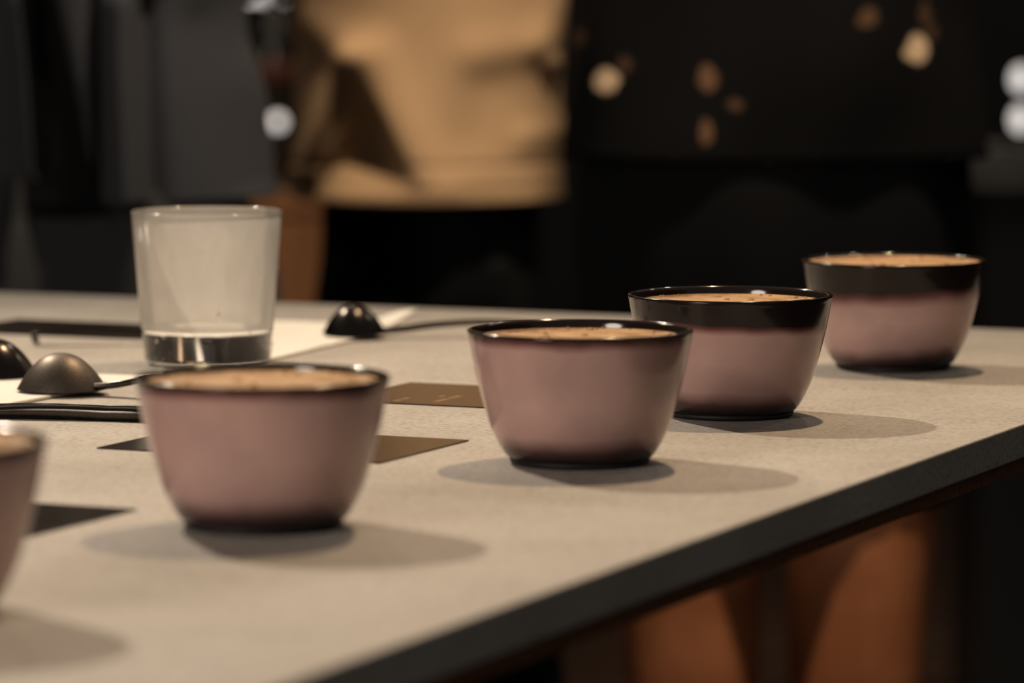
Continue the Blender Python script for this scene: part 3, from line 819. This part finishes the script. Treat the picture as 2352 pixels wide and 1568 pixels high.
P(M_bulb).inputs['Base Color'].default_value = (0.8, 0.8, 0.8, 1)
def lamp(label, loc, bulbs, squash=1.0, r=0.010):
    """small table lamp: weighted foot, thin stem, opal bulbs up the stem"""
    root = empty('table_lamp', loc); tag(root, label, 'lamp', 'small opal table lamps at the back of the room')
    v_, f_ = lathe([(0, 0), (0.035, 0), (0.036, 0.004), (0.034, 0.008), (0.006, 0.011), (0, 0.011)], 32); mesh('lamp_foot', v_, f_, M_black_steel, root)
    v_, f_ = lathe([(0, 0.008), (0.003, 0.008), (0.003, bulbs[-1]), (0, bulbs[-1])], 12); mesh('stem', v_, f_, M_black_steel, root)
    for b in bulbs:
        pr_ = [(0, -r * squash)] + [(r * math.sin(t), -r * squash * math.cos(t)) for t in (math.pi * k / 12 for k in range(1, 12))] + [(0, r * squash)]
        v_, f_ = lathe([(max(q, 0), z + b) for q, z in pr_], 24); mesh('bulb', v_, f_, M_bulb, root)
    return root
k5 = 5.8 / F_PX
lamp('small opal lamp glowing beside the tan shirt', ((638 - 1176) * k5, 5.8, SBT), [0.222 - (278 + 85) * k5 - SBT])
# amber bottle and white canister on the sideboard, in the gap beside the tan shirt
M_amber = mat('dark bottle glass', (0.010, 0.009, 0.006), 0.2)
M_label = mat('rust paper label', (0.06, 0.012, 0.005), 0.8)
bt = empty('syrup_bottle', ((628 - 1176) * k5 * 1.02, 5.95, SBT)); tag(bt, 'tall dark bottle with a rust red label behind the small glowing lamp', 'bottle')
v_, f_ = lathe([(0, 0), (0.030, 0), (0.032, 0.004), (0.032, 0.20), (0.026, 0.225), (0.012, 0.245), (0.011, 0.275), (0, 0.275)], 32); mesh('bottle_body', v_, f_, M_amber, bt)
v_, f_ = lathe([(0.0322, 0.142), (0.0326, 0.142), (0.0326, 0.178), (0.0322, 0.178)], 32); mesh('bottle_label', v_, f_, M_label, bt)
v_, f_ = lathe([(0, 0.275), (0.013, 0.275), (0.013, 0.295), (0, 0.295)], 24); mesh('cap', v_, f_, M_black_steel, bt)
pd = empty('pendant_lamp', ((610 - 1176) * 6.3 / F_PX, 6.3, 2.1)); tag(pd, 'white pendant lamp shade just showing at the top between two guests', 'lamp')
zb2 = 0.222 - (2 + 85) * 6.3 / F_PX - 2.1
v_, f_ = lathe([(0.004, zb2 + 0.10), (0.028, zb2 + 0.095), (0.031, zb2 + 0.0), (0.029, zb2), (0.026, zb2 + 0.092), (0.004, zb2 + 0.096)], 40); mesh('shade', v_, f_, M_bulb, pd)
v_, f_ = lathe([(0, zb2 + 0.09), (0.004, zb2 + 0.09), (0.004, 0), (0, 0)], 10); mesh('cord', v_, f_, M_black_steel, pd)
# grey side counter at the right with the two-bulb lamp
M_grey = noisy(mat('grey painted metal', rough=0.5), 20, (0.10, 0.10, 0.098), (0.14, 0.14, 0.135))
ct = empty('side_counter', (0.86, 5.75, FLOOR)); tag(ct, 'dark grey side counter at the right behind the flowered blouse', 'counter')
zt = 0.222 - (352 + 85) * k5 - FLOOR; zb3 = 0.222 - (430 + 85) * k5 - FLOOR
bm_obj('counter_top', box_bm(-0.26, 0.5, 0.0, 0.4, zb3, zt, 0.004), M_grey, ct)
bm_obj('counter_body', box_bm(-0.20, 0.5, 0.04, 0.4, 0.0, zb3), M_black_steel, ct)
lamp('two-bulb opal lamp glowing at the right edge of the picture', (0.713, 5.8, zt + FLOOR), [0.222 - (273 + 85) * k5 - zt - FLOOR, 0.222 - (180 + 85) * k5 - zt - FLOOR], squash=1.35, r=0.012)
